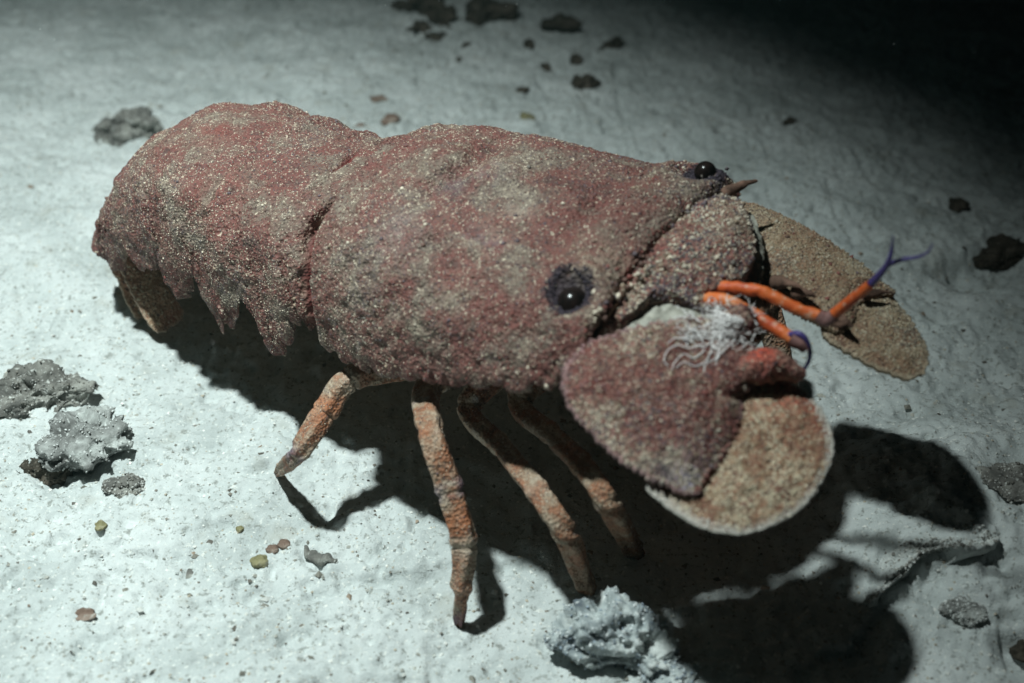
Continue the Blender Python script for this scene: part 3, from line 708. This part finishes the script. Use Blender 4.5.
dk = [(398,6,14),(425,8,40),(448,20,30),(418,26,20),(436,40,18),(487,12,44),(475,18,18)]
for i, (x, y, s_) in enumerate(dk):
    rock('rubble', 'dark rubble lump in the cluster behind the carapace', x, y, s_, .5, M_dark, 50+i, cat='rubble', sub=4, rough=.5, pits=.2, group='dark rubble behind the carapace', fine=.2)
sp = [(521,92,13,'small dark pebble on sand just beyond the olive pebble'),(585,86,30,'slanted dark stone, largest of the loose stones closest behind the carapace'),
      (545,68,14,'small dark pebble between the slanted dark stone and the broad dark stone'),(577,63,18,'dark pebble on sand just beyond the slanted dark stone'),
      (611,48,24,'dark pebble at the dim edge of the light, farthest from the rubble cluster'),(530,46,16,'dark pebble beside the broad dark stone, toward the rubble cluster'),
      (560,30,36,'broad dark stone lying alone beyond the loose pebbles'),(466,46,9,'tiny dark pebble just in front of the rubble cluster'),(459,60,8,'tiny dark pebble lying out on sand, second in front of the rubble cluster')]
for i, (x, y, s_, lb) in enumerate(sp):
    rock('pebble', lb, x, y, s_, .55, M_dark, 70+i, cat='pebble', sub=4, rough=.5, yaw=i, depth=.6, group='dark pebbles beyond the carapace', fine=.2)
rock('pebble', 'olive pebble just behind the carapace back', 527, 118, 13, .6, M_olive, 81, cat='pebble', sub=4)
for i, (x, y, s_, lb) in enumerate([(379,100,16,'brown pebble out on sand behind the gap between carapace and abdomen'),(360,127,14,'brown pebble almost touching the abdomen back by the carapace gap'),(390,121,24,'long flat brown pebble against the carapace back')]):
    rock('pebble', lb, x, y, s_, .4, M_brown, 85+i, cat='pebble', sub=4, depth=.6, yaw=.5*i, group='brown pebbles behind the carapace')
rock('pebble', 'large olive pebble in the row before the rear leg', 260, 562, 18, .55, M_olive, 91, cat='pebble', sub=4, rough=.2)
rock('pebble', 'middle brown pebble in the row before the rear leg', 272, 550, 13, .6, M_brown, 92, cat='pebble', sub=4, rough=.2)
rock('pebble', 'brown pebble ending the row beside the shell fragment', 284, 545, 13, .6, M_brown, 93, cat='pebble', sub=4, rough=.2)
rock('pebble', 'tiny olive pebble alone on sand near the rear leg shadow', 240, 530, 8, .6, M_olive, 94, cat='pebble', sub=3)
rock('pebble', 'flat brown pebble alone on the sand in the foreground', 85, 614, 20, .25, M_brown, 95, cat='pebble', sub=4, depth=.8, sink=.45)
rock('pebble', 'small tan pebble below the left rocks', 100, 526, 11, .5, M_olive, 96, cat='pebble', sub=4)
rock('pebble', 'small grey stone on sand between tail and left rocks', 190, 574, 14, .3, M_grey, 97, cat='pebble', sub=4, sink=.45)
rock('pebble', 'dark pebble on the dim sand right of the antennules', 958, 206, 18, .5, M_dark, 98, cat='pebble', sub=4)
rock('pebble', 'dark pebble beyond the far antenna on dim sand', 790, 122, 12, .5, M_dark, 99, cat='pebble', sub=4)
# thin crust of rock with an undercut edge
def on_sand(px, py, dz=0.0):
    g = ground(px, py)
    for _ in range(4): g = ground(px, py, ground_h(g[0], g[1])+dz)
    return g
ol = [(868,604,.0035),(880,588,.0050),(892,574,.0055),(908,564,.0060),(932,555,.0065),(962,550,.0070),(990,544,.0065),(998,536,.0030),(975,524,-.002),(935,530,-.003),(900,545,-.003),(870,570,-.003)]
O = curve([on_sand(*p) for p in ol], 420, closed=True); c_ = O.mean(0)+np.array([0,0,.001]); rr = np.linspace(.001, 1, 60)
dO = O-c_; dO = dO*(1+.06*fbm(O, 200, 3, 6))[:,None]
top = c_+dO[None]*rr[:,None,None]; top[...,2] += .0016*fbm(top, 120, 3, 9)+.0009*fbm(top, 420, 3, 12, .6)+.001*(1-rr**4)[:,None]
bot = c_+dO[None]*(rr[::-1]*.985)[:,None,None]; bot[...,2] += -.0022-.0030*(1-rr[::-1]**6)[:,None]+.001*fbm(bot, 160, 2, 19)
Vs = np.concatenate([top, bot]).reshape(-1,3); Fs = grid_faces(120, 420, wrapv=True)
if normals(Vs, Fs)[:3000,2].mean() < 0: Fs = Fs[:, ::-1]
o = link_mesh('rock_crust', Vs-c_, Fs, M_sandrock); o.location = c_
k = np.flatnonzero(rng.random(len(Vs)) < .09); k = k[k < 420*60]; cl = np.concatenate([np.array([[.52,.54,.52],[.66,.67,.64],[.34,.34,.31],[.2,.19,.17]])[rng.integers(0,4,len(k))], np.ones((len(k),1))], 1)
g = granules(Vs[k]-c_, np.tile([[0,0,1.]],(len(k),1)), .00025+.0005*rng.random(len(k))**3, np.full(len(k),.7), cl)
gg = link_mesh('encrusting_grit', g[0], g[1], M_gran, o, g[2], smooth=False); gg['kind'] = 'stuff'
o['label'] = 'thin pale crust of rock with an undercut edge at the tip of the shadow'; o['category'] = 'rock'
# curved shell fragment
g0 = np.array([ground(x, y) for x, y in [(305,541),(309,549),(318,555),(327,557),(337,558)]])
C_ = curve(g0, 30); C_[:,2] = [ground_h(a, b)+.0012 for a, b, _ in C_]
V_, F_ = tube(C_-C_[15], .0021*np.sin(np.linspace(.15, 3.0, 30))+.0003, 10, .6)
V_ = V_+.0003*fbm(V_, 400, 2, 6)[:,None]
o = link_mesh('shell_fragment', V_, F_, M_grey); o.location = C_[15]
o['label'] = 'thin curved grey shell fragment lying below the rear leg'; o['category'] = 'shell'
# drifting particles in the water
n = 420
d = np.stack([rng.uniform(-.16,.16,n), rng.uniform(-.22,.10,n), rng.uniform(.02,.16,n)], -1)
lob = toL(d); keep = ~((np.abs(lob[:,1]) < .085) & (lob[:,0] > -.21) & (lob[:,0] < .2) & (lob[:,2] < .055))
d = d[keep]; n = len(d); cl = np.tile([[.6,.62,.6,1.]], (n,1))
Vg, Fg, Cg = granules(d, np.tile([[0,0,1.]],(n,1)), .00007+.00016*rng.random(n)**4, np.ones(n), cl)
o = link_mesh('drifting_particles', Vg, Fg, M_gran, None, Cg); o['kind'] = 'stuff'
o['label'] = 'tiny pale particles drifting in the water around the lobster'; o['category'] = 'particles'

# ------------------------------------------------------------------ the water's haze
hx, zb, ztp = 34.0, -1.3, 1.2
Vh = np.array([[x, y, z] for x in (-hx, hx) for y in (-hx, hx) for z in (zb, ztp)])
Fh = np.array([[0,1,3,2],[4,6,7,5],[0,4,5,1],[2,3,7,6],[0,2,6,4],[1,5,7,3]])
mh = bpy.data.materials.new('haze'); mh.use_nodes = True; th_ = mh.node_tree; th_.nodes.remove(th_.nodes['Principled BSDF'])
pv = th_.nodes.new('ShaderNodeVolumePrincipled'); pv.inputs['Density'].default_value = 0.075
pv.inputs['Color'].default_value = (.42,.72,.70,1); pv.inputs['Anisotropy'].default_value = .3
th_.links.new(pv.outputs[0], th_.nodes['Material Output'].inputs['Volume'])
hz_o = link_mesh('haze', Vh, Fh, mh, smooth=False); hz_o['kind'] = 'stuff'
hz_o['label'] = 'faint teal haze of the sea water all around'; hz_o['category'] = 'water'
